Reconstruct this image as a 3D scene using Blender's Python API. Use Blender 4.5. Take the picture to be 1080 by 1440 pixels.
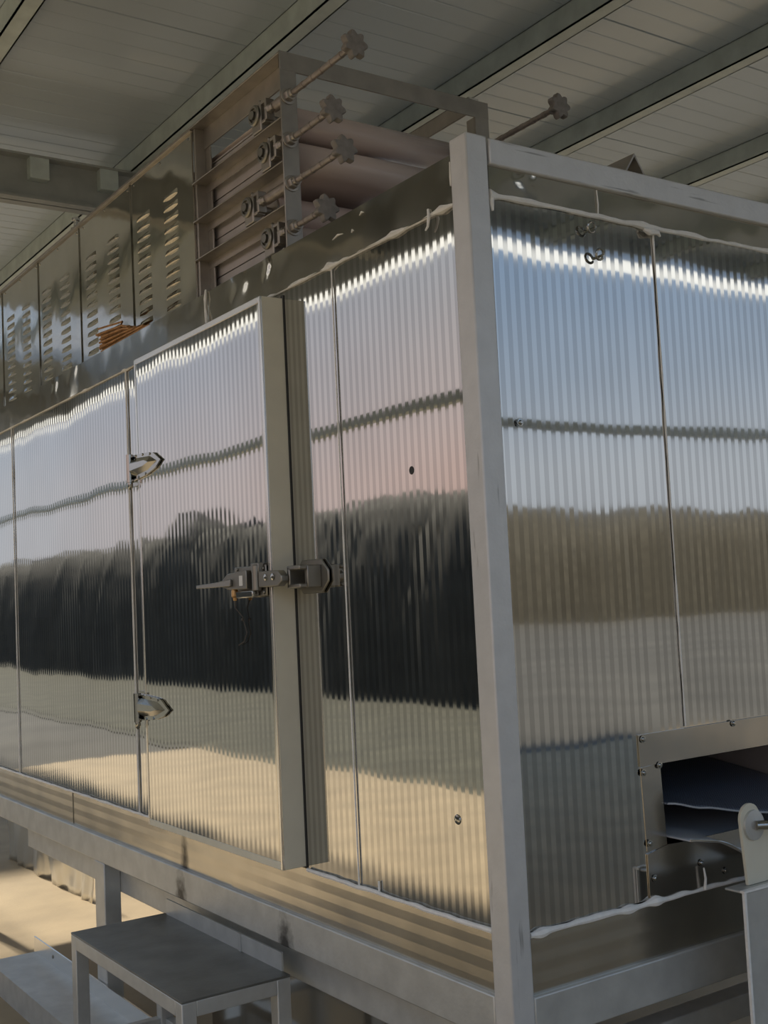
import bpy, bmesh, math, random
from mathutils import Vector, Matrix, noise
random.seed(7)
for o in list(bpy.data.objects): bpy.data.objects.remove(o)
S = bpy.context.scene
COL = S.collection

# ------------------------------------------------------------------ camera
F_PX = 1624.87
YAW, PITCH, ROLL = math.radians(55.7615), math.radians(4.1739), math.radians(-2.75297)
CAM = Vector((-1.55585, -1.90231, 1.55))
fw = Vector((math.cos(YAW)*math.cos(PITCH), math.sin(YAW)*math.cos(PITCH), math.sin(PITCH)))
rt0 = Vector((math.sin(YAW), -math.cos(YAW), 0)); up0 = rt0.cross(fw)
rt = math.cos(ROLL)*rt0 + math.sin(ROLL)*up0
up = -math.sin(ROLL)*rt0 + math.cos(ROLL)*up0
cd = bpy.data.cameras.new('camera'); cam = bpy.data.objects.new('camera', cd); COL.objects.link(cam)
cd.sensor_fit = 'HORIZONTAL'; cd.sensor_width = 36; cd.lens = 36*F_PX/1080; cd.clip_end = 600
m = Matrix((rt, up, -fw)).transposed().to_4x4(); m.translation = CAM
cam.matrix_world = m
S.camera = cam

# ------------------------------------------------------------------ light
S.view_settings.view_transform = 'Standard'; S.view_settings.look = 'None'
S.view_settings.gamma = 1; S.view_settings.use_curve_mapping = False
S.view_settings.exposure = 0.1
SUN_AZ = Vector((-.09, .996)).normalized(); SUN_EL = math.radians(50)
SUN_STRENGTH = 7.0
sd = bpy.data.lights.new('sun_offscreen', 'SUN'); sd.energy = SUN_STRENGTH; sd.angle = math.radians(4); sd.color = (1, .93, .80)
so = bpy.data.objects.new('sun_offscreen', sd); COL.objects.link(so)
sdir = Vector((SUN_AZ.x*math.cos(SUN_EL), SUN_AZ.y*math.cos(SUN_EL), math.sin(SUN_EL)))
so.rotation_euler = sdir.to_track_quat('Z', 'Y').to_euler(); so.location = (-4, 10, 14)
# hazy evening-ish sky: colour by elevation, warmer towards the open left side
w = bpy.data.worlds.new('world'); S.world = w; w.use_nodes = True
nt = w.node_tree; nt.nodes.clear()
N = nt.nodes.new; Lk = nt.links.new
tc = N('ShaderNodeTexCoord'); sx = N('ShaderNodeSeparateXYZ'); Lk(tc.outputs['Generated'], sx.inputs[0])
def ramp(stops):
    r = N('ShaderNodeValToRGB'); e = r.color_ramp.elements
    while len(e) < len(stops): e.new(.5)
    for k, (p, c) in enumerate(stops): e[k].position = p; e[k].color = (*c, 1)
    Lk(sx.outputs['Z'], r.inputs[0]); return r
warm = ramp([(0, (.74, .53, .45)), (.10, (.74, .54, .48)), (.18, (.66, .56, .54)), (.30, (.54, .55, .58)), (.6, (.40, .52, .70)), (1, (.28, .42, .66))])
cool = ramp([(0, (.58, .61, .66)), (.10, (.56, .61, .68)), (.18, (.42, .51, .64)), (.30, (.29, .42, .62)), (.6, (.24, .38, .64)), (1, (.22, .36, .62))])
dp = N('ShaderNodeVectorMath'); dp.operation = 'DOT_PRODUCT'; Lk(tc.outputs['Generated'], dp.inputs[0]); dp.inputs[1].default_value = (-1, .1, 0)
mr = N('ShaderNodeMapRange'); Lk(dp.outputs['Value'], mr.inputs[0]); mr.inputs[1].default_value = .34; mr.inputs[2].default_value = .72
mx = N('ShaderNodeMix'); mx.data_type = 'RGBA'; Lk(mr.outputs[0], mx.inputs['Factor']); Lk(cool.outputs[0], mx.inputs['A']); Lk(warm.outputs[0], mx.inputs['B'])
bg = N('ShaderNodeBackground'); Lk(mx.outputs['Result'], bg.inputs[0]); bg.inputs[1].default_value = 1.0
wo = N('ShaderNodeOutputWorld'); Lk(bg.outputs[0], wo.inputs[0])

# ------------------------------------------------------------------ materials
MATS = {}
def mat(name, col, rough=.5, metal=0., spec=.5, noise_amt=0., noise_scale=8., bump=0., bump_scale=4., stretch=(1,1,1), fine=0., fine_scale=60., coat=0., streak=None, trans=0.):
    M = bpy.data.materials.new(name); M.use_nodes = True; t = M.node_tree; n = t.nodes; l = t.links
    b = n['Principled BSDF']; b.inputs['Base Color'].default_value = (*col, 1)
    b.inputs['Roughness'].default_value = rough; b.inputs['Metallic'].default_value = metal
    b.inputs['Specular IOR Level'].default_value = spec; b.inputs['Coat Weight'].default_value = coat
    geo = n.new('ShaderNodeNewGeometry'); mp = n.new('ShaderNodeMapping'); mp.inputs['Scale'].default_value = stretch
    l.new(geo.outputs['Position'], mp.inputs['Vector'])
    if noise_amt:
        tx = n.new('ShaderNodeTexNoise'); tx.inputs['Scale'].default_value = noise_scale; tx.inputs['Detail'].default_value = 6
        l.new(mp.outputs[0], tx.inputs['Vector'])
        r = n.new('ShaderNodeMapRange'); r.inputs[1].default_value = .3; r.inputs[2].default_value = .7
        r.inputs[3].default_value = 1-noise_amt; r.inputs[4].default_value = 1+noise_amt
        l.new(tx.outputs[0], r.inputs[0])
        mm = n.new('ShaderNodeMix'); mm.data_type = 'RGBA'; mm.blend_type = 'MULTIPLY'; mm.inputs['Factor'].default_value = 1
        mm.inputs['A'].default_value = (*col, 1); l.new(r.outputs[0], mm.inputs['B']); l.new(mm.outputs['Result'], b.inputs['Base Color'])
        colout = mm.outputs['Result']
        if streak:
            t2 = n.new('ShaderNodeTexNoise'); t2.inputs['Scale'].default_value = streak[0]; t2.inputs['Detail'].default_value = 5
            m2 = n.new('ShaderNodeMapping'); m2.inputs['Scale'].default_value = streak[1]
            l.new(geo.outputs['Position'], m2.inputs['Vector']); l.new(m2.outputs[0], t2.inputs['Vector'])
            r2 = n.new('ShaderNodeMapRange'); r2.inputs[1].default_value = streak[2]; r2.inputs[2].default_value = streak[2]+.05
            l.new(t2.outputs[0], r2.inputs[0])
            m3 = n.new('ShaderNodeMix'); m3.data_type = 'RGBA'; l.new(r2.outputs[0], m3.inputs['Factor']); l.new(colout, m3.inputs['A'])
            m3.inputs['B'].default_value = (*streak[3], 1); l.new(m3.outputs['Result'], b.inputs['Base Color'])
    last = None
    for amt, sc in ((bump, bump_scale), (fine, fine_scale)):
        if amt:
            tx = n.new('ShaderNodeTexNoise'); tx.inputs['Scale'].default_value = sc; tx.inputs['Detail'].default_value = 1.5
            l.new(mp.outputs[0], tx.inputs['Vector'])
            bp = n.new('ShaderNodeBump'); bp.inputs['Strength'].default_value = 1; bp.inputs['Distance'].default_value = amt
            l.new(tx.outputs[0], bp.inputs['Height'])
            if last: l.new(last.outputs[0], bp.inputs['Normal'])
            last = bp
    if last: l.new(last.outputs[0], b.inputs['Normal'])
    if trans:
        tr = n.new('ShaderNodeBsdfTranslucent'); tr.inputs[0].default_value = (*col, 1); ms = n.new('ShaderNodeMixShader'); ms.inputs[0].default_value = trans
        l.new(b.outputs[0], ms.inputs[1]); l.new(tr.outputs[0], ms.inputs[2]); l.new(ms.outputs[0], n['Material Output'].inputs[0])
    MATS[name] = M
    return M
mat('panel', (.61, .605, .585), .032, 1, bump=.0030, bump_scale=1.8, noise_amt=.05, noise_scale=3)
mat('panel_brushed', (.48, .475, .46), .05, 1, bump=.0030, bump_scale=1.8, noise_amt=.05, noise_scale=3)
mat('plain_sheet', (.56, .54, .50), .10, 1, bump=.004, bump_scale=2.5, noise_amt=.06, noise_scale=5)
mat('trim_sheet', (.50, .48, .45), .2, 1, bump=.003, bump_scale=6, noise_amt=.06, noise_scale=5)
mat('louver_sheet', (.56, .53, .47), .085, 1, bump=.0045, bump_scale=4.5, noise_amt=.08, noise_scale=6)
mat('strip_sheet', (.60, .57, .51), .24, 1, bump=.004, bump_scale=4, noise_amt=.08, noise_scale=8)
mat('galv', (.66, .66, .65), .42, .35, noise_amt=.05, noise_scale=18, fine=.0004, fine_scale=120, streak=(9, (4, 4, .35), .635, (.36, .36, .35)))
mat('galv_h', (.66, .66, .65), .42, .35, noise_amt=.05, noise_scale=18, fine=.0004, fine_scale=120, streak=(9, (.35, 4, 6), .635, (.36, .36, .35)))
mat('zinc', (.56, .57, .55), .42, .5, noise_amt=.10, noise_scale=14, fine=.0004, fine_scale=90)
mat('cream', (.72, .69, .56), .5, .05, noise_amt=.05, noise_scale=10)
mat('trim', (.78, .77, .74), .22, .9)
mat('caulk', (.86, .85, .81), .55, noise_amt=.06, noise_scale=40, fine=.002, fine_scale=90)
mat('chrome', (.45, .45, .43), .14, 1)
mat('dark_steel', (.30, .29, .26), .36, .9)
mat('frame_steel', (.42, .39, .35), .38, .8, noise_amt=.12, noise_scale=15)
mat('knob', (.25, .23, .21), .6, .1, noise_amt=.15, noise_scale=60)
mat('rod', (.36, .32, .29), .45, .5, noise_amt=.2, noise_scale=50)
mat('belt', (.62, .52, .48), .22, .0, noise_amt=.06, noise_scale=12, stretch=(.3,1,3))
mat('inner_sheet', (.55, .51, .49), .4, .3, noise_amt=.08, noise_scale=9)
mat('rubber', (.03, .03, .03), .6)
mat('brass', (.55, .33, .14), .4, .8)
mat('cord', (.08, .07, .06), .8)
mat('white_label', (.75, .75, .73), .5)
mat('roof', (.60, .67, .74), .30, .15, noise_amt=.05, noise_scale=2, coat=.2)
mat('purlin', (.66, .72, .69), .45, .1, noise_amt=.12, noise_scale=10)
mat('rafter', (.45, .46, .44), .5, .2, noise_amt=.12, noise_scale=8)
mat('daylight', (.85, .85, .82), .5, trans=.85)
mat('film', (.80, .80, .77), .28, .9)
mat('clear', (.9, .9, .88), .1)
M = MATS['clear']; n = M.node_tree.nodes; l = M.node_tree.links
tr = n.new('ShaderNodeBsdfTransparent'); ms = n.new('ShaderNodeMixShader'); ms.inputs[0].default_value = .85
l.new(n['Principled BSDF'].outputs[0], ms.inputs[1]); l.new(tr.outputs[0], ms.inputs[2]); l.new(ms.outputs[0], n['Material Output'].inputs[0])
mat('concrete', (.36, .27, .155), .75, noise_amt=.15, noise_scale=3, fine=.001, fine_scale=50)
mat('yard', (.10, .092, .076), .9, noise_amt=.2, noise_scale=.6, fine=.004, fine_scale=30)
mat('grass', (.075, .07, .045), .9, noise_amt=.35, noise_scale=2.5)
mat('leaf', (.065, .058, .043), .9, noise_amt=.25, noise_scale=3)
mat('bark', (.09, .07, .05), .9)
mat('table_top', (.19, .19, .175), .42, .6, noise_amt=.2, noise_scale=10, fine=.0005, fine_scale=60)
mat('straw', (.42, .22, .085), .7, noise_amt=.35, noise_scale=40)
mat('mesh_belt', (.07, .08, .10), .35, .3)
mat('ptfe', (.45, .47, .50), .4, .1)
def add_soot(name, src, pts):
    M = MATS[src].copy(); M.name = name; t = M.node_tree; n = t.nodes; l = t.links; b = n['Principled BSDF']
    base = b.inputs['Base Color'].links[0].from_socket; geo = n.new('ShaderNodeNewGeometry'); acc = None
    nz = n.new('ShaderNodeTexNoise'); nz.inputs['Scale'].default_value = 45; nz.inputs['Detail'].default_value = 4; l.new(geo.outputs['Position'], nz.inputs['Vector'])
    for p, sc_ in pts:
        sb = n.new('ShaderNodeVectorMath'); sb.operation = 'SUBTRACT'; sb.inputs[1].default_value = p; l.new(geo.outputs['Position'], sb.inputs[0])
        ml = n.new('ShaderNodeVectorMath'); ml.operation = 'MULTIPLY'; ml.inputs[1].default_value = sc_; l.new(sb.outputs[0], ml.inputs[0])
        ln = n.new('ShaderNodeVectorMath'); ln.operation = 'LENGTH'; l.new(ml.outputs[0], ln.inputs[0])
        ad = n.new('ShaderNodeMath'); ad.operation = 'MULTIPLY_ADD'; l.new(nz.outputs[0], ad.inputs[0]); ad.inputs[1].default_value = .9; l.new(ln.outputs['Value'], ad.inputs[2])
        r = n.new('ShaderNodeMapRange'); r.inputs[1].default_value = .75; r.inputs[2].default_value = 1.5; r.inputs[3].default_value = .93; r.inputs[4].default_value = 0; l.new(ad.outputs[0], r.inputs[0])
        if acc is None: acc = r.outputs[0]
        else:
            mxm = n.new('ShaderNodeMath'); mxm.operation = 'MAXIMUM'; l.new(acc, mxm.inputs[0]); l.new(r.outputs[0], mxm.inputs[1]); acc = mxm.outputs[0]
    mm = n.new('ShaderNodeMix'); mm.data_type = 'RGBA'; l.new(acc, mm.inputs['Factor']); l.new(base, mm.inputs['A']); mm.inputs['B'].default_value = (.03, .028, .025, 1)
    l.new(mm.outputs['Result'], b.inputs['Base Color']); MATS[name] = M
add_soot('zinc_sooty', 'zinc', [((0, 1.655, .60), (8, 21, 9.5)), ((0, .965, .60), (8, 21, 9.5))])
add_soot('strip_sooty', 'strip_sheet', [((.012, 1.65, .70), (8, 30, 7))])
# woven look of the mesh belt
M = MATS['mesh_belt']; t = M.node_tree; n = t.nodes; l = t.links; b = n['Principled BSDF']
geo = n.new('ShaderNodeNewGeometry'); ck = n.new('ShaderNodeTexChecker'); ck.inputs['Scale'].default_value = 260
ck.inputs['Color1'].default_value = (.06, .07, .095, 1); ck.inputs['Color2'].default_value = (.24, .28, .36, 1)
l.new(geo.outputs['Position'], ck.inputs['Vector']); l.new(ck.outputs[0], b.inputs['Base Color'])

# ------------------------------------------------------------------ helpers
def smooth_by_angle(me, ang=35):
    for p in me.polygons: p.use_smooth = True
    try: me.set_sharp_from_angle(angle=math.radians(ang))
    except Exception: pass
class MB:
    def __init__(s): s.v = []; s.f = []; s.mi = []; s.cur = 0
    def add(s, vs, fs):
        k = len(s.v); s.v += [Vector(x) for x in vs]
        for f in fs: s.f.append([i+k for i in f]); s.mi.append(s.cur)
        return s
    def box(s, a, b):
        x0, x1 = sorted((a[0], b[0])); y0, y1 = sorted((a[1], b[1])); z0, z1 = sorted((a[2], b[2]))
        vs = [(x, y, z) for z in (z0, z1) for y in (y0, y1) for x in (x0, x1)]
        return s.add(vs, [(0,2,3,1), (4,5,7,6), (0,1,5,4), (2,6,7,3), (0,4,6,2), (1,3,7,5)])
    def prism(s, pts, d):
        # closed polygon (3D points) swept by vector d
        n = len(pts); d = Vector(d); P = [Vector(p) for p in pts]
        nrm = Vector((0,0,0))
        for i in range(n): nrm += P[i].cross(P[(i+1) % n])
        if nrm.dot(d) > 0: P.reverse()
        return s.add(P+[p+d for p in P], [tuple(range(n)), tuple(range(2*n-1, n-1, -1))]+[(i, n+i, n+(i+1) % n, (i+1) % n) for i in range(n)][::1] if False else
                     [tuple(range(n)), tuple(range(2*n-1, n-1, -1))]+[((i+1) % n, i, n+i, n+(i+1) % n) for i in range(n)])
    def tube(s, pts, r, k=12, caps=True):
        P = [Vector(p) for p in pts]; R = r if isinstance(r, (list, tuple)) else [r]*len(P)
        base = len(s.v); prev = None; vs = []; fs = []
        for i, p in enumerate(P):
            d = (P[min(i+1, len(P)-1)]-P[max(i-1, 0)]).normalized()
            if prev is None: u = d.orthogonal().normalized()
            else: u = (prev-d*prev.dot(d)).normalized()
            prev = u; v = d.cross(u)
            for j in range(k):
                a = 2*math.pi*j/k; vs.append(p+(u*math.cos(a)+v*math.sin(a))*R[i])
        for i in range(len(P)-1):
            for j in range(k):
                fs.append((i*k+j, i*k+(j+1) % k, (i+1)*k+(j+1) % k, (i+1)*k+j))
        if caps:
            fs.append(tuple(range(k-1, -1, -1))); fs.append(tuple((len(P)-1)*k+j for j in range(k)))
        return s.add(vs, fs)
    def lathe(s, c, axis, prof, k=20):
        # prof: list of (distance along axis, radius)
        a = Vector(axis).normalized(); u = a.orthogonal().normalized(); v = a.cross(u); c = Vector(c)
        vs = []; fs = []
        for d, r in prof:
            for j in range(k):
                t = 2*math.pi*j/k; vs.append(c+a*d+(u*math.cos(t)+v*math.sin(t))*r)
        for i in range(len(prof)-1):
            for j in range(k): fs.append((i*k+j, i*k+(j+1) % k, (i+1)*k+(j+1) % k, (i+1)*k+j))
        fs.append(tuple(range(k-1, -1, -1))); fs.append(tuple((len(prof)-1)*k+j for j in range(k)))
        return s.add(vs, fs)
    def build(s, name, mats, parent=None, bevel=0., smooth=True, kind=None, label=None, loc=None, ang=35):
        L = Vector((0,0,0))
        q = parent
        while q is not None: L += q.location; q = q.parent
        if loc is not None and parent is None: L = Vector(loc)
        me = bpy.data.meshes.new(name); me.from_pydata([tuple(v-L) for v in s.v], [], s.f)
        if not isinstance(mats, (list, tuple)): mats = [mats]
        for x in mats: me.materials.append(MATS[x])
        for p, i in zip(me.polygons, s.mi): p.material_index = i
        me.update()
        bmm = bmesh.new(); bmm.from_mesh(me); bmesh.ops.recalc_face_normals(bmm, faces=bmm.faces[:]); bmm.to_mesh(me); bmm.free()
        if smooth: smooth_by_angle(me, ang)
        o = bpy.data.objects.new(name, me); COL.objects.link(o); o.parent = parent
        if loc is not None and parent is None: o.location = loc
        if bevel:
            bv = o.modifiers.new('bevel', 'BEVEL'); bv.width = bevel; bv.segments = 2; bv.limit_method = 'ANGLE'; bv.angle_limit = math.radians(40)
            bv.harden_normals = False
        if kind: o['kind'] = kind
        if label: o['label'] = label
        return o
def thing(name, label, cat, loc=(0,0,0), group=None, kind=None):
    o = bpy.data.objects.new(name, None); COL.objects.link(o); o.location = loc; o.empty_display_size = .1
    tag(o, label, cat, group, kind); return o
def tag(o, label=None, cat=None, group=None, kind=None):
    if label: o['label'] = label
    if cat: o['category'] = cat
    if group: o['group'] = group
    if kind: o['kind'] = kind
    return o
def inst(src, name, parent, loc):
    # copy sharing mesh data; loc is a world position
    o = src.copy(); o.name = name; COL.objects.link(o); o.parent = parent
    L = Vector((0,0,0)); q = parent
    while q is not None: L += q.location; q = q.parent
    o.location = Vector(loc)-L; return o

def ribbed(axis, a0, a1, b0, b1, plane, pitch, amp, depth=.03, horizontal=False, zsub=1):
    """Sheet with shallow folded ribs, closed at the back. axis 'y': stands in plane x=plane facing -x, runs a0..a1 in y;
    axis 'x': plane y=plane facing -y, runs a0..a1 in x. b0..b1 is z. ribs vertical, or lengthwise if horizontal."""
    mb = MB()
    lo, hi = (b0, b1) if horizontal else (a0, a1)
    n = max(2, int(round((hi-lo)/pitch*2))); 
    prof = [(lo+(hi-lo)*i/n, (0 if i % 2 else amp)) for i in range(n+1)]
    def P(u, z, d):
        return (plane+d, u, z) if axis == 'y' else (u, plane+d, z)
    vs = []; fs = []
    for u, d in prof:
        if horizontal: vs += [P(a0, u, d), P(a1, u, d)]
        else: vs += [P(u, b0, d), P(u, b1, d)]
    for i in range(n): fs.append((2*i, 2*i+1, 2*i+3, 2*i+2))
    k = len(vs); nn = n
    if horizontal: vs += [P(a0, b0, depth), P(a1, b0, depth), P(a0, b1, depth), P(a1, b1, depth)]
    else: vs += [P(a0, b0, depth), P(a0, b1, depth), P(a1, b0, depth), P(a1, b1, depth)]
    fs += [(k, k+1, k+3, k+2), (0, 1, k+1, k), (2*n, 2*n+1, k+3, k+2)]
    fs.append(tuple([2*i for i in range(n+1)]+[k+2, k])); fs.append(tuple([2*i+1 for i in range(n+1)]+[k+3, k+1]))
    mb.add(vs, fs)
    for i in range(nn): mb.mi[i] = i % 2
    return mb

def bead(mb, p0, p1, r, nseg=40, wob=.25, blobs=()):
    """an uneven run of sealant"""
    p0 = Vector(p0); p1 = Vector(p1); pts = []; rr = []
    L = (p1-p0).length; d = (p1-p0).normalized()
    off = random.uniform(0, 50)
    for i in range(nseg+1):
        t = i/nseg; p = p0.lerp(p1, t)
        q = noise.noise(Vector((t*L*9+off, 3.1, 0))); q2 = noise.noise(Vector((t*L*22+off, 9.7, 0)))
        e = r*(1+wob*2*q+wob*q2)
        for bt, br in blobs: e += br*math.exp(-((t-bt)*L/.018)**2)
        pts.append(p+Vector((0, 0, r*.5*q2))); rr.append(max(.0015, e))
    mb.tube(pts, rr, 8)

# ================================================================== SETTING
RZ = 3.85          # underside of the roof sheets
RX0, RX1, RY0, RY1 = -2.2, 7.2, -3.5, 13.0
SKY0, SKY1 = 6.7, 8.5     # unseen bay of clear sheets, added to let the sun reach the floor
mb = MB(); mb.box((-4.0, -6.5, -.2), (8.5, 10, 0)); fl = mb.build('floor', 'concrete'); tag(fl, 'dusty concrete slab under the machine and shed roof', None, kind='structure')
mb = MB(); mb.box((-150, -150, -.5), (150, 150, -.03)); g = mb.build('ground', 'yard'); tag(g, 'bare beige earth yard around the shed', None, kind='structure')
mb = MB(); mb.box((-40, -8, -.1), (-4.0, 70, -.012)); g = mb.build('grass_verge', 'grass'); tag(g, 'dark grass verge beside the concrete slab', None, kind='structure')

ceil = bpy.data.objects.new('ceiling', None); COL.objects.link(ceil); ceil.location = ((RX0+RX1)/2, (RY0+RY1)/2, RZ)
tag(ceil, 'grey ribbed metal shed roof on steel purlins', None, kind='structure')
SW = .9; SK = []
y = RY0+.3
while y < RY1-.05:
    y1 = min(y+SW, RY1); mb = MB()
    # profile across y: flat with narrow ribs and a seam step at the edges
    prof = [(y+.001, .002)]
    k = 8; st = (y1-y)/k
    for i in range(k):
        a = y+st*i
        prof += [(a+.004, 0), (a+st-.009, 0), (a+st-.0065, -.0013), (a+st-.0025, -.0013)]
    prof[-1] = (y1-.001, .002)
    vs = []; fs = []
    for yy, d in prof: vs += [(RX0, yy, RZ+d), (RX1, yy, RZ+d)]
    for i in range(len(prof)-1): fs.append((2*i, 2*i+1, 2*i+3, 2*i+2))
    kk = len(vs); vs += [(RX0, y+.002, RZ+.06), (RX1, y+.002, RZ+.06), (RX0, y1-.002, RZ+.06), (RX1, y1-.002, RZ+.06)]
    fs += [(kk, kk+1, kk+3, kk+2), (0, 1, kk+1, kk), (kk-2, kk-1, kk+3, kk+2)]
    mb.add(vs, fs)
    sky = y > SKY0-.3 and y1 < SKY1+.3
    mb.build('added_rooflight_sheet' if sky else 'roof_sheet', 'clear' if sky else 'roof', ceil, smooth=False)
    if sky: SK.append((y, y1))
    y = y1
mb = MB(); mb.box((RX0, RY0, RZ+.058), (RX1, SK[0][0], RZ+.11)); mb.build('roof_deck', 'roof', ceil)
mb = MB(); mb.box((RX0, SK[-1][1], RZ+.058), (RX1, RY1, RZ+.11)); mb.build('roof_deck', 'roof', ceil)
for px in (-1.18, -.30, .66, 1.60, 2.46, 3.45, 4.4, 5.4, 6.4):
    mb = MB()   # lipped channel, open to +x
    t_ = .006; wd = .07; z0, z1 = RZ-.10, RZ+.003
    mb.box((px, RY0, z0), (px+t_, RY1, z1)); mb.box((px, RY0, z0), (px+wd, RY1, z0+t_)); mb.box((px, RY0, z1-t_), (px+wd, RY1, z1))
    mb.box((px+wd-t_, RY0, z0), (px+wd, RY1, z0+.02))
    mb.build('purlin', 'purlin', ceil)
def rafter(yy):
    mb = MB(); z1 = RZ-.098; z0 = z1-.22
    mb.box((RX0, yy, z1-.01), (RX1, yy+.12, z1)); mb.box((RX0, yy, z0), (RX1, yy+.12, z0+.01)); mb.box((RX0, yy+.056, z0), (RX1, yy+.064, z1))
    r = mb.build('rafter', 'rafter', ceil)
    for xx in (.15, .50, 2.0, 4.0):
        mb = MB(); mb.box((xx, yy+.004, z1-.115), (xx+.095, yy+.058, z1-.008)); mb.build('cleat', 'purlin', r, bevel=.004)
rafter(3.477); rafter(-1.8); rafter(9.5)
# translucent daylight strips along the two open eaves
mb = MB(); mb.box((RX0-.02, RY0, 3.485), (RX0, RY1, RZ+.1)); mb.build('eave_trim', 'rafter', ceil)
mb = MB(); mb.add([(RX0-.005, RY0, 3.49), (RX0-.09, RY0, 3.46), (RX0-.09, RY1, 3.46), (RX0-.005, RY1, 3.49)], [(0, 1, 2, 3)]); mb.build('daylight_strip', 'daylight', ceil)
mb = MB(); mb.box((RX0, RY0-.02, 3.80), (RX1, RY0, RZ+.1)); mb.build('eave_trim', 'roof', ceil)
mb = MB(); mb.add([(RX0, RY0-.015, 3.802), (RX1, RY0-.015, 3.802), (RX1, RY0-.36, 3.79), (RX0, RY0-.36, 3.79)], [(0, 1, 2, 3)]); mb.build('daylight_strip', 'daylight', ceil)
# columns and the tie rails between them
ci = 0
for cx, cy in ((RX0, RY0), (RX0, 2.0), (RX0, RY1-.12), (2.2, RY0), (RX1-.12, RY0), (RX1-.12, 2.0), (RX1-.12, RY1-.12)):
    mb = MB(); mb.box((cx, cy, 0), (cx+.12, cy+.01, RZ)); mb.box((cx, cy+.11, 0), (cx+.12, cy+.12, RZ)); mb.box((cx+.056, cy+.01, 0), (cx+.064, cy+.11, RZ))
    mb.box((cx-.05, cy-.05, 0), (cx+.17, cy+.17, .012))
    o = mb.build('steel_column', 'rafter', None, loc=(cx, cy, 0)); tag(o, 'steel column holding up the shed roof', None, kind='structure')
mb = MB(); mb.box((RX0+.03, RY0, 2.56), (RX0+.09, RY1, 2.62)); o = mb.build('trim_1', 'purlin', bevel=.004); tag(o, 'steel tie rail along the open side of the shed', None, kind='structure')
mb = MB(); mb.box((RX0, RY0+.03, 2.54), (RX1, RY0+.09, 2.60)); o = mb.build('trim_2', 'purlin', bevel=.004); tag(o, 'steel tie rail across the open front of the shed', None, kind='structure')

# ================================================================== THE DRYING TUNNEL
W, LEN = 1.6, 4.1
T = thing('drying_tunnel', 'big drying tunnel clad in shiny ribbed steel with grey frame', 'machine', (W/2, LEN/2, 0))
Z = dict(rb=.605, rt=.70, st=.83, pt=2.41, tt=2.52, top=2.55)
# corner posts
for (x, y, h) in ((0, 0, 2.551), (W-.06, 0, 2.551), (0, LEN-.06, 2.52), (W-.06, LEN-.06, 2.52)):
    mb = MB(); mb.box((x, y, 0), (x+.06, y+.06, h)); mb.build('corner_post', 'galv', T, bevel=.004)
# bottom rails
mb = MB(); mb.box((0, .06, .605), (.06, LEN-.06, .702)); mb.build('bottom_rail', 'zinc_sooty', T, bevel=.004)
mb = MB(); mb.box((.06, 0, .605), (W-.06, .06, .70)); mb.build('bottom_rail', 'zinc', T, bevel=.004)
mb = MB(); mb.box((W-.06, .06, .605), (W, LEN-.06, .70)); mb.build('bottom_rail', 'zinc', T, bevel=.004)
mb = MB(); mb.box((.06, LEN-.06, .605), (W-.06, LEN, .70)); mb.build('bottom_rail', 'zinc', T, bevel=.004)
# second rails below, set back
mb = MB(); mb.box((.065, .12, .49), (.115, 3.5, .605)); mb.build('lower_rail', 'zinc', T, bevel=.003)
mb = MB(); mb.box((.12, .09, .455), (W-.06, .15, .512)); mb.build('lower_rail', 'zinc', T, bevel=.003)
mb = MB(); mb.box((.115, 2.36, .53), (W-.06, 2.42, .605)); mb.build('cross_rail', 'zinc', T, bevel=.003)
# middle legs
mb = MB(); mb.box((0, 2.355, 0), (.065, 2.455, .606)); mb.build('leg', 'zinc', T, bevel=.004)
mb = MB(); mb.box((W-.065, 2.355, 0), (W, 2.455, .606)); mb.build('leg', 'zinc', T, bevel=.004)
# skirt sheet below, set back
mb = MB(); mb.box((.125, .16, .06), (.13, 1.72, .50)); mb.build('skirt_sheet', 'plain_sheet', T)
# floor and roof plates, back panels
mb = MB(); mb.box((.03, .03, .70), (W-.03, LEN-.03, .71)); mb.build('floor_plate', 'inner_sheet', T)
mb = MB(); mb.box((.02, .02, 2.505), (W-.02, LEN-.02, 2.519)); mb.build('roof_plate', 'plain_sheet', T)
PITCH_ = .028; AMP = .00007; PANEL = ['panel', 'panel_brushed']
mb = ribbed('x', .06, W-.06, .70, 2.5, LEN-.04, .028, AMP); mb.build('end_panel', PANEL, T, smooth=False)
mb = MB(); mb.box((W-.03, .06, .70), (W-.01, LEN-.06, 2.5)); mb.build('side_panel', 'panel', T)
# base strips, ribs lengthwise  (left side)
ys = [.06, 1.306, 2.718, LEN-.06]
for i in range(3):
    mb = ribbed('y', ys[i]+.0015, ys[i+1]-.0015, .70, .833, .012+.003*(i % 2), .042, .0005, horizontal=True); mb.build('base_strip', ['strip_sooty', 'strip_sooty'], T, smooth=False)
mb = ribbed('x', .06, W-.06, .70, .826, .012, .042, .0005, horizontal=True); mb.build('base_strip', ['strip_sheet', 'strip_sheet'], T, smooth=False)
# left side panels
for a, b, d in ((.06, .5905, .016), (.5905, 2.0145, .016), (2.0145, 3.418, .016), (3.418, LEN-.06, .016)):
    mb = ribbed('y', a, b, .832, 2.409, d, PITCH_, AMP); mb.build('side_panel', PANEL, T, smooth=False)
# right (front) panels
mb = ribbed('x', .06, .583, .83, 2.418, .014, PITCH_, AMP)
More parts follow.
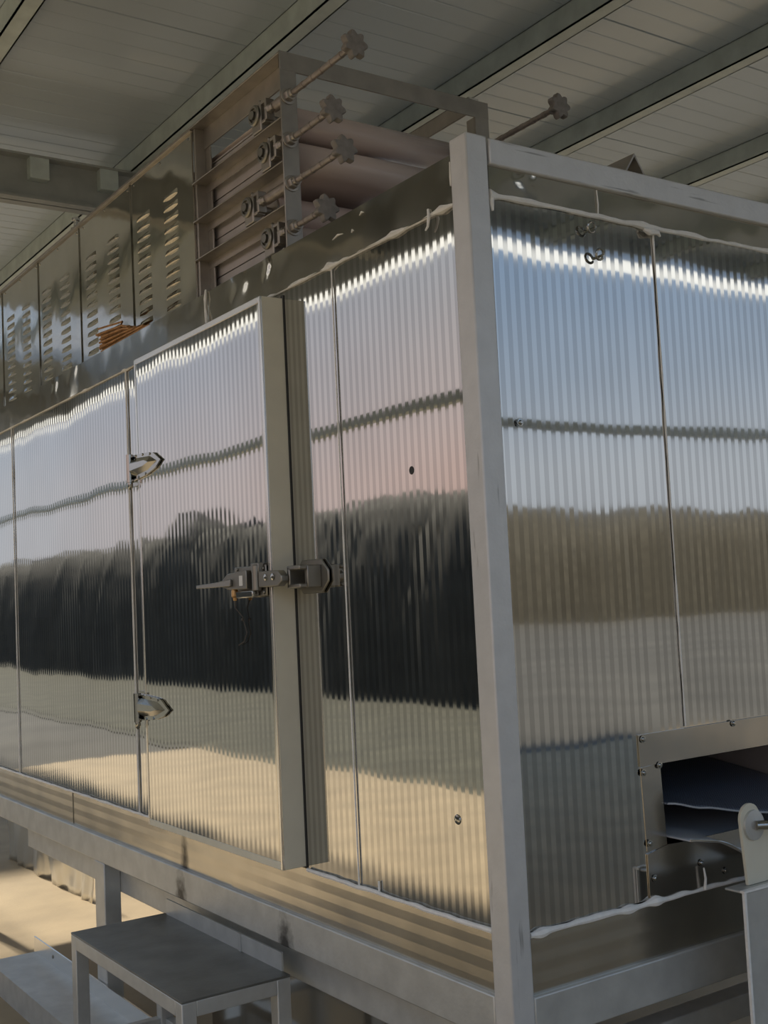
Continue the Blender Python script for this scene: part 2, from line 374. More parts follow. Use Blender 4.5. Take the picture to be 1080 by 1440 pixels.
# the first panel is cut for the opening: build as two pieces
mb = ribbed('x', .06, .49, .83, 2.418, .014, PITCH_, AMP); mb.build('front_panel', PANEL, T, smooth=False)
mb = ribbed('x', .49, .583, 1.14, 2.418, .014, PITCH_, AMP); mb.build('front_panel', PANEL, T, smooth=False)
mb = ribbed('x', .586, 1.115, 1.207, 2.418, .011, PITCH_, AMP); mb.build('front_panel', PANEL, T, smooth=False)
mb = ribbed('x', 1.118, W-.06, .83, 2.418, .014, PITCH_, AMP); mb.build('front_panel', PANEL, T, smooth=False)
mb = MB(); mb.box((.49, .016, 1.13), (1.118, .04, 1.21)); mb.build('opening_backing', 'plain_sheet', T)
# top strips and the front top tube
def dented(axis, a0, a1, z0, z1, plane, dents, th=.003):
    n_ = int((a1-a0)/.006); nz = 8; mb = MB(); vs = []; fs = []
    for i in range(n_+1):
        u = a0+(a1-a0)*i/n_
        for j in range(nz+1):
            v = j/nz; d = 0
            for (c, wd_, A, v0) in dents:
                g_ = math.exp(-abs((u-c+.012*math.sin(9*v+c*7))/wd_)**4)
                d -= A*g_*max(0, v-v0)
            vs.append((plane+d, u, z0+(z1-z0)*v) if axis == 'y' else (u, plane+d, z0+(z1-z0)*v))
    k_ = len(vs)
    vs += [(x+th, y, z) if axis == 'y' else (x, y+th, z) for x, y, z in vs]
    for i in range(n_):
        for j in range(nz):
            q = i*(nz+1)+j; fs.append((q, q+1, q+nz+2, q+nz+1)); fs.append((k_+q, k_+q+nz+1, k_+q+nz+2, k_+q+1))
    for i in range(n_):
        for q, e in ((i*(nz+1), (i+1)*(nz+1)), (i*(nz+1)+nz, (i+1)*(nz+1)+nz)): fs.append((q, e, k_+e, k_+q))
    for j in range(nz):
        for q in (j, n_*(nz+1)+j): fs.append((q, q+1, k_+q+1, k_+q))
    return mb.add(vs, fs)
DENT_A = [(1.10, .045, .0026, .0), (.93, .016, .0028, .1)]; DENT_B = [(2.56, .05, .0022, 0), (2.78, .03, .0022, .0)]; DENT_C = [(.178, .024, .0014, 0)]
dented('y', .06, 1.318, 2.409, 2.522, .008, DENT_A).build('top_strip', 'louver_sheet', T)
dented('y', 1.310, LEN-.06, 2.409, 2.52, .006, DENT_B).build('top_strip', 'louver_sheet', T)
dented('x', .068, .395, 2.418, 2.49, .010, DENT_C).build('top_strip', 'louver_sheet', T)
mb = MB(); mb.box((.397, .012, 2.418), (W-.06, .016, 2.49)); mb.build('top_strip', 'louver_sheet', T)
mb = MB(); mb.box((.066, 0, 2.489), (W-.06, .06, 2.549)); mb.build('top_tube', 'galv_h', T, bevel=.004)
# sealant runs
mb = MB(); bead(mb, (.012, .062, 2.411), (.012, 3.95, 2.409), .0045, 160, .3, [(.012, .006), (.06, .006), (.137, .008), (.503, .004)]); mb.build('caulk_bead', 'caulk', T)
mb = MB(); bead(mb, (.009, .062, .832), (.009, .84, .832), .0055, 50, .25); mb.build('caulk_bead', 'caulk', T)
mb = MB(); bead(mb, (.009, 1.80, .832), (.009, 3.95, .832), .0045, 90, .25); mb.build('caulk_bead', 'caulk', T)
mb = MB(); bead(mb, (.064, .010, 2.423), (W-.07, .010, 2.418), .006, 110, .3, [(.0, .008), (.33, .004)]); mb.build('caulk_bead', 'caulk', T)
mb = MB(); bead(mb, (.064, .009, .824), (W-.07, .009, .824), .006, 150, .35, [(.02, .006), (.2, .005), (.26, .006)]); mb.build('caulk_bead', 'caulk', T)
for yy, r_ in ((.5905, .0022), (2.0145, .0035), (3.418, .003)):
    mb = MB(); bead(mb, (.012, yy, .835), (.012, yy, 2.41), r_, 60, .15); mb.build('seam_bead', 'caulk', T)
mb = MB(); bead(mb, (.5845, .011, 1.207), (.5845, .011, 2.415), .002, 70, .5); mb.build('seam_bead', 'caulk', T)
mb = MB(); bead(mb, (.012, .5, .86), (.012, .5, .83), .003, 6, .2); mb.build('caulk_drip', 'caulk', T)
# drips of sealant
def drip(pts, r):
    mb = MB(); mb.tube(pts, r, 8); mb.build('caulk_drip', 'caulk', T)
drip([(.004, 1.317, 2.528), (.001, 1.317, 2.50), (.003, 1.322, 2.47), (.001, 1.313, 2.44), (.003, 1.316, 2.412)], [.003, .005, .004, .006, .004])
drip([(.006, .155, 2.425), (.003, .150, 2.405), (.004, .157, 2.385), (.003, .165, 2.378)], [.003, .004, .003, .002])
drip([(.006, .066, 2.505), (.004, .064, 2.47), (.004, .065, 2.45)], [.002, .003, .002])
drip([(.070, .006, 2.42), (.068, .004, 2.40), (.070, .005, 2.385)], [.006, .005, .003])
drip([(.397, .008, 2.485), (.398, .007, 2.45), (.397, .008, 2.42)], [.0015, .002, .0015])
drip([(.603, .0, .875), (.606, -.001, .85), (.605, .002, .824)], [.002, .003, .004])
drip([(.545, .004, 2.41), (.56, .0, 2.405), (.59, .0, 2.407), (.60, .003, 2.40)], [.004, .009, .006, .003])
# scuffs of old sealant on the top strip
for (yy, zz, a) in ((.42, 2.50, .02), (.52, 2.475, .05), (.47, 2.468, .01)):
    mb = MB(); mb.tube([(.007, yy, zz), (.007, yy+a*.5, zz+.004), (.007, yy+a, zz-.002)], [.001, .0025, .001], 6); mb.build('caulk_smear', 'caulk', T)
# opening trims on the front
mb = MB(); mb.box((.424, .0105, 1.131), (1.19, .0135, 1.203)); mb.build('opening_trim', 'trim_sheet', T)
mb = MB(); mb.prism([(.427, .0128, 1.128), (.492, .0128, 1.131), (.499, .0128, .94), (.432, .0128, .938)], (0, .0015, 0)); mb.build('opening_trim', 'trim_sheet', T)
mb = MB(); mb.prism([(.430, .0105, .826), (.430, .0105, .932), (.50, .0105, .944), (.56, .0105, .942), (1.12, .0105, .942), (1.12, .0105, .826)], (0, .0025, 0)); mb.build('opening_trim', 'trim_sheet', T)
mb = MB(); mb.prism([(1.10, .006, .94), (1.10, .006, 1.131), (1.17, .006, 1.131), (1.17, .006, .94)], (0, .005, 0)); mb.build('opening_trim', 'trim_sheet', T)
# inner tunnel walls seen through the slot
mb = MB(); mb.box((.44, .05, .72), (.45, 1.6, 1.5)); mb.build('inner_wall', 'inner_sheet', T)
mb = MB(); mb.box((1.15, .05, .72), (1.16, 1.6, 1.5)); mb.build('inner_wall', 'inner_sheet', T)
# screws with washers
sc = MB(); sc.lathe((0,0,0), (0,-1,0), [(0, .0085), (.0012, .0085), (.0014, .0055), (.004, .005), (.0055, .003)], 12)
first = None
for (x, z) in ((.436, 1.193), (.432, 1.117), (.438, .956), (.447, .876), (.754, 1.198), (.605, .885), (.69, .852), (.118, 1.917), (.486, 1.128)):
    if first is None:
        first = sc.build('screw', 'chrome', T); first.location = Vector((x, .009, z))-T.location
        # mesh is local to the screw
        for v in first.data.vertices: v.co += T.location
    else: inst(first, 'screw', T, (x, .009, z))
def eye(x, z, r=.011):
    mb = MB(); c = Vector((x, -.004, z)); pts = [c+Vector((math.cos(a)*r, -.003*math.sin(a), math.sin(a)*r)) for a in [i*math.pi*2*.9/16 for i in range(17)]]
    mb.tube(pts, .0032, 8); mb.tube([c+Vector((r, 0, 0)), c+Vector((r, .022, 0))], .0035, 8)
    mb.build('eye_screw', 'chrome', T)
eye(.361, 2.387, .012); eye(.383, 2.325, .012)
mb = MB(); mb.lathe((.0165, .284, 1.841), (-1, 0, 0), [(0, .010), (.0008, .010), (.001, .006)], 14); mb.build('plug', 'rubber', T)
mb = MB(); mb.lathe((.0165, .175, 1.05), (-1, 0, 0), [(0, .012), (.003, .010), (.005, .004)], 14); mb.build('plug', 'chrome', T)
# ------------------------------------------------------------------ door
DX = -.057; DY0, DY1, DZ0, DZ1 = .855, 1.765, .838, 2.39
mb = MB(); mb.box((DX+.004, DY0, DZ0), (.016, DY1, DZ1)); D = mb.build('door', 'cream', T, bevel=.002)
mb = ribbed('y', DY0+.022, DY1-.012, DZ0+.02, DZ1-.018, DX+.001, PITCH_, AMP, depth=.004); mb.build('door_skin', PANEL, D, smooth=False)
def dtrim(a, b, m_='trim'):
    mb = MB(); mb.box(a, b); return mb.build('edge_trim', m_, D, bevel=.0015)
dtrim((DX-.001, DY0, DZ0), (DX+.006, DY0+.012, DZ1)); dtrim((DX, DY0+.012, DZ0+.02), (DX+.006, DY0+.022, DZ1-.018), 'plain_sheet')
dtrim((DX-.001, DY1-.012, DZ0), (DX+.006, DY1, DZ1))
dtrim((DX-.001, DY0+.012, DZ1-.018), (DX+.006, DY1-.012, DZ1)); dtrim((DX-.001, DY0+.012, DZ0), (DX+.006, DY1-.012, DZ0+.02), 'cream')
mb = MB(); mb.box((.013, DY0-.004, DZ0-.004), (.0195, DY0+.01, DZ1+.008)); mb.build('gasket', 'rubber', D)
# hinges
def hinge(zc, flip):
    mb = MB(); x0 = DX-.001
    y0, y1, yt = 1.79, 1.615, 1.555
    zt = [(y0, zc+.042), (1.66, zc+.036), (y1, zc+.030), (yt, zc+.0), (1.60, zc-.022), (1.67, zc-.036), (y0, zc-.045)]
    mb.prism([(x0, a, b_) for a, b_ in zt], (-.006, 0, 0))
    # raised tapered back of the leaf
    A = [(1.785, zc+.030), (1.64, zc+.022), (1.585, zc+.0), (1.66, zc-.022), (1.785, zc-.032)]
    B = [(1.785, zc+.012), (1.66, zc+.010), (1.625, zc), (1.67, zc-.008), (1.785, zc-.012)]
    vs = [(x0-.006, a, b_) for a, b_ in A]+[(x0-.020, a, b_) for a, b_ in B]; n_ = 5
    mb.add(vs, [tuple(range(n_, 2*n_))]+[(i, (i+1) % n_, n_+(i+1) % n_, n_+i) for i in range(n_)])
    # knuckle and wall leaf
    mb.tube([(x0-.012, 1.80, zc-.05), (x0-.012, 1.80, zc+.045)], .013, 14); mb.box((x0-.006, 1.76, zc-.04), (x0+.03, 1.80, zc+.036))
    mb.box((x0-.004, 1.80, zc-.045), (.016, 1.835, zc+.04)); mb.box((.006, 1.80, zc-.045), (.022, 1.97, zc+.04))
    mb.lathe((x0-.012, 1.80, zc-.05), (0, 0, -1), [(0, .009), (.012, .010), (.020, .007), (.024, .003)], 12)
    for yy, zz in ((1.76, zc+.036), (1.70, zc+.034), (1.64, zc+.029), (1.74, zc-.037), (1.68, zc-.032)):
        mb.lathe((x0-.006, yy, zz), (-1, 0, 0), [(0, .005), (.003, .004)], 8)
    mb.build('hinge', 'chrome', D, label='chrome tapered strap hinge')
hinge(2.025, 0); hinge(1.222, 0)
# latch on the door
LZ = 1.612; x0 = DX-.001
mb = MB(); mb.box((x0, .872, LZ-.045), (x0-.006, 1.06, LZ+.04)); mb.build('latch_plate', 'dark_steel', D, bevel=.003)
mb = MB(); mb.prism([(x0-.006, .935, LZ-.024), (x0-.006, .935, LZ+.028), (x0-.006, 1.05, LZ+.022), (x0-.006, 1.085, LZ+.004), (x0-.006, 1.085, LZ-.014), (x0-.006, 1.05, LZ-.022)], (-.028, 0, 0))
mb.tube([(x0-.02, .90, LZ-.03), (x0-.02, .90, LZ+.04)], .013, 12)
mb.box((x0-.006, .885, LZ+.02), (x0-.022, .93, LZ+.046))
for yy, zz in ((.885, LZ+.03), (.885, LZ-.035), (1.04, LZ+.033), (.93, LZ-.036)): mb.lathe((x0-.006, yy, zz), (-1, 0, 0), [(0, .006), (.004, .005)], 8)
mb.build('latch_body', 'dark_steel', D, bevel=.003)
mb = MB(); mb.prism([(x0-.034, 1.02, LZ+.006), (x0-.034, 1.02, LZ-.014), (x0-.042, 1.225, LZ-.014), (x0-.042, 1.225, LZ-.004), (x0-.036, 1.12, LZ+.0)], (-.008, 0, 0)); mb.build('latch_lever', 'dark_steel', D, bevel=.002)
mb = MB(); mb.box((x0-.034, .955, LZ-.014), (x0-.0355, .975, LZ+.014)); mb.build('latch_label', 'white_label', D)
mb = MB(); mb.box((x0-.008, .91, LZ-.048), (x0-.030, 1.01, LZ-.028)); mb.build('latch_keeper', 'chrome', D, bevel=.003)
mb = MB(); mb.lathe((x0-.022, 1.03, LZ-.02), (0, 0, -1), [(0, .007), (.008, .010), (.022, .010), (.026, .006), (.034, .005)], 10); mb.build('latch_pin', 'brass', D)
mb = MB(); cp = [(x0-.022, 1.03, LZ-.05), (x0-.016, 1.04, LZ-.075), (x0-.008, 1.015, LZ-.10), (x0-.004, 1.01, LZ-.125), (x0-.004, 1.0, LZ-.145), (x0-.004, 1.02, LZ-.17), (x0-.004, 1.055, LZ-.18)]
mb.tube(cp, .0016, 6); mb.lathe((x0-.008, 1.014, LZ-.108), (-1, 0, .3), [(-.004, .003), (.004, .004)], 8); mb.build('latch_cord', 'cord', D)
# latch tongue and strike
mb = MB(); mb.prism([(x0-.004, .88, LZ-.022), (x0-.004, .88, LZ+.022), (x0-.002, .775, LZ+.020), (x0-.002, .755, LZ+.006), (x0-.002, .755, LZ-.01), (x0-.002, .775, LZ-.022)], (-.022, 0, 0))
mb.build('latch_tongue', 'dark_steel', D, bevel=.003)
for yy, zz in ((.84, LZ+.004), (.80, LZ+.004)):
    mb = MB(); mb.lathe((x0-.025, yy, zz), (-1, 0, 0), [(0, .009), (.002, .009), (.004, .004)], 12); mb.build('latch_bolt', 'chrome', D)
mb = MB()
mb.prism([(.013, .828, LZ+.02), (.013, .80, LZ+.045), (.013, .70, LZ+.045), (.013, .665, LZ+.015), (.013, .665, LZ-.015), (.013, .70, LZ-.045), (.013, .80, LZ-.045), (.013, .828, LZ-.02)], (-.006, 0, 0))
mb.box((.008, .70, LZ-.03), (-.035, .715, LZ+.03)); mb.box((.008, .755, LZ-.028), (-.058, .768, LZ+.028)); mb.box((-.035, .70, LZ+.018), (-.058, .768, LZ+.03)); mb.box((-.035, .70, LZ-.03), (-.058, .768, LZ-.018))
mb.build('latch_strike', 'dark_steel', T, bevel=.003)

# ------------------------------------------------------------------ belts in the slot (part of the tunnel)
def belt(zc, name, zdrop, mt, yfront, vk):
    nx, ny = 30, 24; vs = []; fs = []
    for i in range(nx+1):
        x = .502+(1.13-.502)*i/nx
        for j in range(ny+1):
            v = j/ny; y_ = yfront+(.9-yfront)*v
            fr = max(0, 1-v*vk)**1.6
            z_ = zc-zdrop(x)*fr+.004*math.sin(x*23+1)*fr
            vs.append((x, y_, z_))
    for i in range(nx):
        for j in range(ny): a = i*(ny+1)+j; fs.append((a, a+1, a+ny+2, a+ny+1))
    mb = MB(); mb.add(vs, fs); o = mb.build(name, mt, T); sm = o.modifiers.new('thick', 'SOLIDIFY'); sm.thickness = .003
    e = MB(); e.tube([vs[i*(ny+1)] for i in range(nx+1)], .0022, 6); e.build('belt_hem', 'trim' if mt == 'ptfe' else 'ptfe', o)
    return o
def sstep(a, b, x): t_ = max(0, min(1, (x-a)/(b-a))); return t_*t_*(3-2*t_)
belt(1.045, 'mesh_belt', lambda x: .005+.06*sstep(.48, .62, x)*.5+.05*sstep(.62, .9, x), 'mesh_belt', .004, 1.6)
belt(.965, 'lower_belt', lambda x: .0+.022*sstep(.47, .6, x)+.085*sstep(.58, .82, x), 'ptfe', -.055, 2.4)

# ================================================================== TOP UNIT (belt tensioning bay + louvred housing)
U = thing('louvred_belt_housing', 'louvred steel housing with open bay of belt rollers on machine top', 'machine housing', (.45, 2.4, 2.519))
UX0, UX1, UY0, UY1, UB, UT = .05, .84, .88, 4.05, 2.519, 3.122
# louvre sheets
LY = [1.49, 2.03, 2.585, 3.12, 3.68, UY1]
lv = MB()   # one pressed hood: 120 long in y, opens downward
n_ = 8; vs = []; fs = []
for i in range(n_+1):
    t_ = i/n_; yy = -.06+.12*t_; h = math.sin(math.pi*t_)**.45 if 0 < t_ < 1 else 0
    vs += [(.0005, yy, .010), (-.005*h, yy, .003), (-.009*h, yy, -.007), (.0005, yy, -.0072)]
for i in range(n_):
    for j in range(3): a = i*4+j; fs.append((a, a+1, a+5, a+4))
lv.add(vs, fs)
lfirst = None
for i in range(5):
    a, b_ = LY[i]+.0012, LY[i+1]-.0012
    mb = MB(); mb.box((.06, a, UB), (.0615, b_, 3.112))
    # folded side flange, slightly proud, is a sub-part
    sh = mb.build('louver_sheet', 'louver_sheet', U)
    mb = MB(); mb.box((.0555, a, UB), (.0598, a+.004, 3.108)); mb.build('folded_edge', 'louver_sheet', sh)
    for c in ((.19, .43) if i < 4 else (.19,)):
        for k in range(11):
            z_ = 2.956-.0385*k
            if lfirst is None:
                lfirst = lv.build('louver', 'louver_sheet', sh); 
                for v in lfirst.data.vertices: v.co += U.location
                lfirst.location = Vector((.060, a+c, z_))-U.location
            else: inst(lfirst, 'louver', sh, (.060, a+c, z_))
    for q in (.03, .27, .51):
        if a+q < b_: mb = MB(); mb.lathe((.060, a+q, 3.095), (-1, 0, 0), [(0, .005), (.003, .004)], 8); mb.build('rivet', 'chrome', sh)
# housing frame
def fr(name, a, b_, m_='frame_steel', bev=.0015):
    mb = MB(); mb.box(a, b_); return mb.build(name, m_, U, bevel=bev)
fr('top_angle', (.05, UY0, 3.116), (.10, 1.49, 3.122)); fr('top_angle', (.094, UY0+.006, 3.05), (.10, 1.49, 3.117))
fr('top_angle', (.05, 1.49, 3.111), (.10, UY1, 3.122))
fr('front_post', (.05, UY0, UB), (.104, UY0+.006, 3.118)); fr('front_post', (.098, UY0+.006, UB), (.104, UY0+.045, 3.05))
fr('front_bar', (.05, UY0-.001, 3.068), (.82, UY0+.005, 3.124))
fr('front_post', (.764, UY0, UB), (.82, UY0+.006, 3.07)); fr('front_post', (.764, UY0+.006, UB), (.77, UY0+.045, 3.07))
fr('bay_post', (.062, 1.475, UB), (.105, 1.489, 3.116)); fr('bay_post', (.098, 1.44, UB), (.104, 1.475, 3.05))
fr('top_angle', (.776, UY0+.045, 3.10), (.782, UY1, 3.155)); fr('top_angle', (.776, UY0+.045, 3.15), (.82, UY1, 3.156), 'trim')
fr('rear_sheet', (.776, 1.49, UB), (.779, UY1, 3.10), 'inner_sheet'); fr('end_sheet', (.06, UY1-.003, UB), (.78, UY1, 3.11), 'louver_sheet')
LV = [2.985, 2.857, 2.729, 2.601]
BY = [1.03, .985, 1.10, .985]
KY = [.527, .646, .599, .701]
for k, z in enumerate(LV):
    rz = z-.055
    if k < 4:
        mb = MB(); mb.box((.05, UY0+.006, rz-.004), (.098, 1.488, rz)); mb.box((.096, UY0+.05, rz-.03), (.10, 1.488, rz)); mb.build('slide_rail', 'frame_steel', U, bevel=.001)
    # side plate behind the rail
    mb = MB(); mb.box((.118, BY[k]+.03, z-.050), (.121, UY1-.1, z+.012)); mb.box((.118, BY[k]+.03, z+.016), (.121, UY1-.1, z+(.022 if k == 0 else .058))); mb.build('side_plate', 'inner_sheet', U)
    # roller and belt
    rr = .047; xa, xb = .125, .755
    mb = MB(); mb.tube([(xa, BY[k], z), (xb, BY[k], z)], rr-.002, 28); mb.tube([(.05, BY[k], z), (xb+.03, BY[k], z)], .012, 12); mb.build('roller', 'frame_steel', U)
    mb = MB(); prof = []
    for j in range(13):
        a = math.pi/2+math.pi*j/12; prof.append((BY[k]+rr*math.cos(a), z+rr*math.sin(a)))
    pts = [(UY1-.1, z+rr)]+prof+[(UY1-.1, z-rr)]
    vs = []; fs = []
    for yy, zz in pts: vs += [(xa+.006, yy, zz), (xb-.006, yy, zz)]
    for j in range(len(pts)-1): fs.append((2*j, 2*j+1, 2*j+3, 2*j+2))
    mb.add(vs, fs); o = mb.build('conveyor_belt', 'belt', U); sm = o.modifiers.new('thick', 'SOLIDIFY'); sm.thickness = .003; sm.offset = 0
    # take-up bearing
    def bearing(xc, s):
        y_ = BY[k]
        mb = MB(); mb.box((xc, y_-.03, z-.052), (xc+s*.03, y_+.026, z+.03))
        br = mb.build('take_up_bearing', 'frame_steel', U, bevel=.004)
        mb = MB(); mb.lathe((xc, y_, z), (-s, 0, 0), [(0, .031), (.006, .031), (.010, .027), (.010, .021), (.004, .020), (.004, .013), (.014, .013), (.014, .005)], 22); mb.build('bearing_ring', 'dark_steel', br)
        mb = MB(); mb.box((xc+s*.002, y_-.062, z-.030), (xc+s*.03, y_-.050, z+.034)); mb.box((xc+s*.002, y_-.052, z+.024), (xc+s*.03, y_-.028, z+.034)); mb.box((xc+s*.002, y_-.052, z-.034), (xc+s*.03, y_-.028, z-.024))
        mb.lathe((xc+s*.016, y_-.05, z+.002), (0, -1, 0), [(0, .016), (.02, .016), (.022, .012), (.034, .012)], 6); mb.build('yoke', 'frame_steel', br, bevel=.002)
        mb = MB(); mb.lathe((xc+s*.012, y_-.01, z+.03), (0, 0, 1), [(0, .004), (.008, .004), (.012, .006), (.016, .002)], 8); mb.build('grease_nipple', 'dark_steel', br)
    bearing(.048, 1)
    # tension screw with lobed hand knob
    def screw(xr, ky, zr):
        mb = MB(); mb.tube([(xr, BY[k]-.07, zr), (xr, UY0+.02, zr)], .016, 12); mb.tube([(xr, UY0+.03, zr), (xr, ky+.03, zr)], .0085, 12)
        for q in range(5):
            yq = ky+.06+q*.05
            if yq < UY0-.06: mb.tube([(xr, yq, zr), (xr, yq+.012, zr)], .0096, 12)
        ts = mb.build('tension_screw', 'rod', U)
        mb = MB(); mb.lathe((xr, UY0, zr), (0, -1, 0), [(0, .024), (.004, .024), (.005, .018)], 16); mb.lathe((xr, UY0-.005, zr), (0, -1, 0), [(0, .018), (.016, .018), (.018, .014)], 6); mb.lathe((xr, UY0-.024, zr), (0, -1, 0), [(0, .013), (.012, .013)], 12); mb.build('lock_nut', 'frame_steel', ts, bevel=.001)
        mb = MB(); out = []; L_ = 7; ns = 70
        for i in range(ns):
            a = 2*math.pi*i/ns; r_ = .034+.0055*math.cos(L_*a); out.append((xr+math.cos(a)*r_, zr+math.sin(a)*r_))
        rings = [(ky+.012, .90), (ky+.008, 1), (ky-.006, 1), (ky-.011, .90), (ky-.0125, .55)]
        vs = [(xr+(x-xr)*s, yy, zr+(zz-zr)*s) for yy, s in rings for x, zz in out]
        fs = [(r*ns+i, r*ns+(i+1) % ns, (r+1)*ns+(i+1) % ns, (r+1)*ns+i) for r in range(len(rings)-1) for i in range(ns)]
        fs += [tuple(range(ns)), tuple((len(rings)-1)*ns+i for i in range(ns))]
        mb.add(vs, fs); mb.lathe((xr, ky+.008, zr), (0, 1, 0), [(0, .016), (.018, .014), (.026, .012)], 14)
        mb.build('hand_knob', 'knob', ts)
    screw(.074, KY[k], z+.006)
    if k == 0: screw(.795, .528, 2.972); bearing(.822, -1)

# bolt left on the roof edge of the housing
mb = MB(); c = (.075, 2.66, 3.122)
mb.lathe(c, (0, 0, 1), [(0, .022), (.010, .022), (.012, .018)], 6); mb.tube([(c[0], c[1], c[2]+.010), (c[0], c[1], c[2]+.045)], .010, 12); mb.lathe((c[0], c[1], c[2]+.04), (0, 0, 1), [(0, .018), (.014, .018)], 6)
mb.build('bolt', 'trim', U, bevel=.002)

# ================================================================== things lying on the machine top
# bundle of thin brown sticks wedged between strip and housing
mb0 = MB(); 
B_ = thing('stick_bundle', 'bundle of thin brown sticks lying against the louvred housing', 'stick bundle', (.036, 2.05, 2.52))
for i in range(26):
    y0_ = 1.80+random.uniform(-.02, .06); y1_ = 2.30+random.uniform(-.06, .02)
    x_ = .012+.040*(i % 5)/4.; lay = i//5
    z_ = 2.524+lay*.0095
    mb = MB(); mb.tube([(x_, y0_+lay*.05, z_+.000), (x_+random.uniform(-.003, .003), (y0_+y1_)/2, z_+.004*lay), (x_, y1_, z_+.009*lay)], .0042, 6); mb.build('stick', 'straw', B_)
mb = MB(); mb.prism([(.515, .03, 2.55), (.558, .03, 2.612), (.600, .03, 2.55), (.595, .03, 2.55), (.558, .03, 2.604), (.520, .03, 2.55)], (0, .55, 0))
o = mb.build('angle_iron', 'frame_steel', None, loc=(.558, .3, 2.55)); tag(o, 'short angle iron lying ridge-up on the front top tube', 'angle iron')

# ================================================================== table against the machine
TB = thing('steel_table', 'low grey steel table standing against the side of the drying tunnel', 'table', (-.16, 1.36, 0))
TX0, TX1, TY0, TY1, TZ = -.322, -.002, .94, 1.785, .538
mb = MB(); mb.box((TX0, TY0, TZ-.006), (TX1, TY1, TZ)); mb.build('table_top', 'table_top', TB, bevel=.001)
mb = MB(); mb.box((-.006, TY0+.04, TZ), (-.0005, TY1-.02, TZ+.05)); mb.box((-.010, 1.22, TZ), (-.005, 1.235, TZ+.05)); mb.build('upstand', 'zinc', TB)
lw = .042
for (x, y) in ((TX0, TY0), (TX0, TY1-lw), (TX1-lw, TY0), (TX1-lw, TY1-lw)):
    mb = MB(); mb.box((x, y, 0), (x+lw, y+lw, TZ-.006)); mb.build('leg', 'zinc', TB, bevel=.003)
for a, b_ in (((TX0, TY0+lw, TZ-.046), (TX0+.03, TY1-lw, TZ-.006)), ((TX1-.03, TY0+lw, TZ-.046), (TX1, TY1-lw, TZ-.006)), ((TX0+lw, TY0, TZ-.046), (TX1-lw, TY0+.03, TZ-.006)), ((TX0+lw, TY1-.03, TZ-.046), (TX1-lw, TY1, TZ-.006))):
    mb = MB(); mb.box(a, b_); mb.build('apron_rail', 'zinc', TB, bevel=.002)
for a, b_ in (((TX0, TY0+lw, .18), (TX0+.03, TY1-lw, .215)), ((TX1-.03, TY0+lw, .18), (TX1, TY1-lw, .215)), ((TX0+lw, TY1-.03, .18), (TX1-lw, TY1, .215))):
    mb = MB(); mb.box(a, b_); mb.build('stretcher', 'zinc', TB, bevel=.002)

# ================================================================== low tray under the machine
DT = thing('drip_tray', 'low grey sheet metal tray lying beside the legs of the drying tunnel', 'tray', (-.1, 2.6, 0))
mb = MB(); mb.box((-.20, 1.9, .09), (-.010, 3.2, .1)); mb.build('tray_sheet', 'zinc', DT)
mb = MB(); mb.box((-.205, 1.9, 0), (-.20, 3.2, .102)); mb.build('tray_side', 'zinc', DT)
mb = MB(); mb.box((-.010, 1.9, 0), (-.004, 3.2, .165)); mb.build('tray_side', 'trim', DT)
mb = MB(); mb.box((-.20, 3.194, 0), (-.010, 3.2, .09)); mb.build('tray_end', 'zinc', DT)
mb = MB(); mb.box((-.20, 1.9, 0), (-.010, 1.906, .09)); mb.build('tray_end', 'zinc', DT)
mb = MB(); mb.lathe((-.0105, 2.95, .135), (-1, 0, 0), [(0, .007), (.002, .007), (.003, .003)], 10); mb.build('tray_bolt', 'dark_steel', DT)
# crumpled sheet standing in the sun behind the machine
mb = MB(); vs = []; fs = []; nu, nv = 60, 14
for i in range(nu+1):
    yy = 4.2+1.5*i/nu
    for j in range(nv+1):
        z_ = .52-.52*j/nv; a = .012+.02*j/nv
        x_ = .60+a*noise.noise(Vector((yy*6, z_*3, 1)))+.5*a*noise.noise(Vector((yy*14, z_*5, 5)))
        vs.append((x_, yy, z_))
for i in range(nu):
    for j in range(nv): q = i*(nv+1)+j; fs.append((q, q+1, q+nv+2, q+nv+1))
mb.add(vs, fs); o = mb.build('metal_sheet', 'film', None, loc=(.60, 4.95, 0)); sm = o.modifiers.new('thick', 'SOLIDIFY'); sm.thickness = .0015
tag(o, 'crumpled bright metal sheet standing on the sunlit floor behind the legs', 'metal sheet')

# ================================================================== outfeed conveyor stand at the front
C = thing('conveyor_stand', 'grey steel conveyor stand in front of the belt opening', 'conveyor', (.75, -.2, 0))
cy0 = -.15
mb = MB(); mb.box((.560, cy0, 0), (1.10, cy0+.005, .852)); mb.box((1.095, cy0, 0), (1.10, cy0+.06, .852)); mb.box((.565, cy0, .846), (1.10, cy0+.06, .852)); mb.build('stand_body', 'zinc', C, bevel=.003)
mb = MB(); mb.box((.5565, cy0-.003, 0), (.563, cy0+.004, .853)); mb.box((.5575, cy0-.002, .850), (1.10, cy0+.01, .855)); mb.build('white_edge', 'caulk', C)  # thin white line along the left and top edges of the stand
mb = MB(); pl = []
for k in range(9):
    a = math.pi-math.pi*k/8*.75; pl.append((.635+.035*math.cos(a), cy0+.03, 1.0+.035*math.sin(a)))
pl += [(.72, cy0+.03, .93), (.72, cy0+.03, .853), (.612, cy0+.03, .853)]
mb.prism(pl, (0, .008, 0)); mb.build('bearing_plate', 'cream', C, bevel=.001)
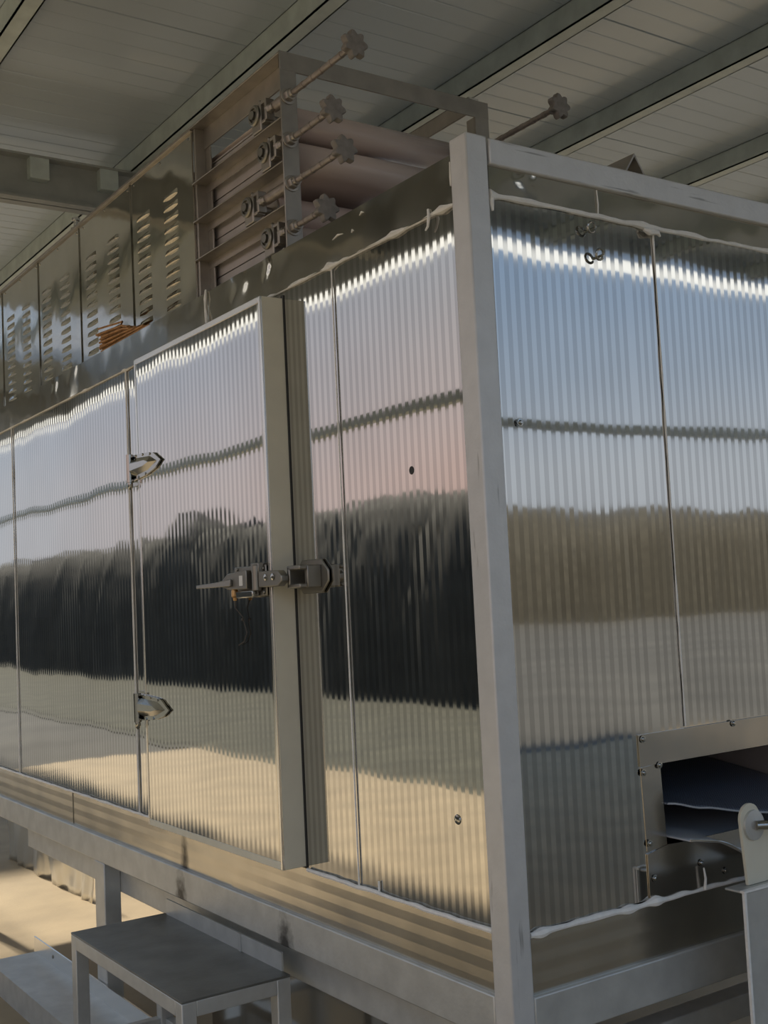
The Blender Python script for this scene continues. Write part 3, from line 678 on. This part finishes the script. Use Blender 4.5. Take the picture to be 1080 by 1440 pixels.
mb = MB(); mb.lathe((.642, cy0+.03, .985), (0, -1, 0), [(0, .035), (.006, .034), (.008, .02), (.008, .012)], 20); mb.build('bearing_housing', 'zinc', C)
mb = MB(); mb.tube([(.642, cy0+.02, .985), (.76, cy0-.06, .985)], .011, 14); mb.build('shaft', 'chrome', C)

# ================================================================== vegetation round the shed, mirrored in the panels
def hedge_row(name, label, cat, m_, p0, p1, h, amp, wd0, nu, bump_at=None):
    p0 = Vector((p0[0], p0[1], 0)); p1 = Vector((p1[0], p1[1], 0)); L_ = (p1-p0).length; d = (p1-p0).normalized(); nrm = Vector((-d.y, d.x, 0)); nv = 16
    vs = []; fs = []
    for i in range(nu+1):
        q_ = L_*i/nu; k_ = q_/h*3.3
        top = h+amp*(noise.noise(Vector((k_*.55, 0, 0)))+.7*noise.noise(Vector((k_*1.7, 4, 0)))+.4*noise.noise(Vector((k_*5, 8, 0))))
        if bump_at: top += .5*math.exp(-((q_-bump_at)/.5)**2)
        for j in range(nv+1):
            a = math.pi*j/nv; wd_ = wd0*(1+.3*noise.noise(Vector((k_*1.1, a, 2)))+.2*noise.noise(Vector((k_*3.5, a*3, 7))))
            hh = math.sin(a)**.45 if 0 < j < nv else 0
            vs.append(p0+d*q_-nrm*wd_*math.cos(a)+nrm*.1*noise.noise(Vector((k_*8, a*6, 0)))+Vector((0, 0, -.02+top*hh*(1+.04*noise.noise(Vector((k_*7, a*7, 1)))))))
    for i in range(nu):
        for j in range(nv): q = i*(nv+1)+j; fs.append((q, q+1, q+nv+2, q+nv+1))
    fs.append(tuple(range(nv+1))); fs.append(tuple(nu*(nv+1)+j for j in range(nv+1)))
    mb = MB(); mb.add(vs, fs); c = (p0+p1)/2; o = mb.build(name, m_, None, loc=(c.x, c.y, -.012)); tag(o, label, cat)
hedge_row('hedge', 'long dark leafy hedge across the grass verge', 'hedge', 'leaf', (-9.2, 4), (-9.2, 44), 3.1, .22, .9, 280, 16.6)
hedge_row('windbreak', 'far straight windbreak of dense trees beyond the earth yard', 'windbreak', 'leaf', (-60, -46), (120, -36), 5.4, .3, 2.5, 420)
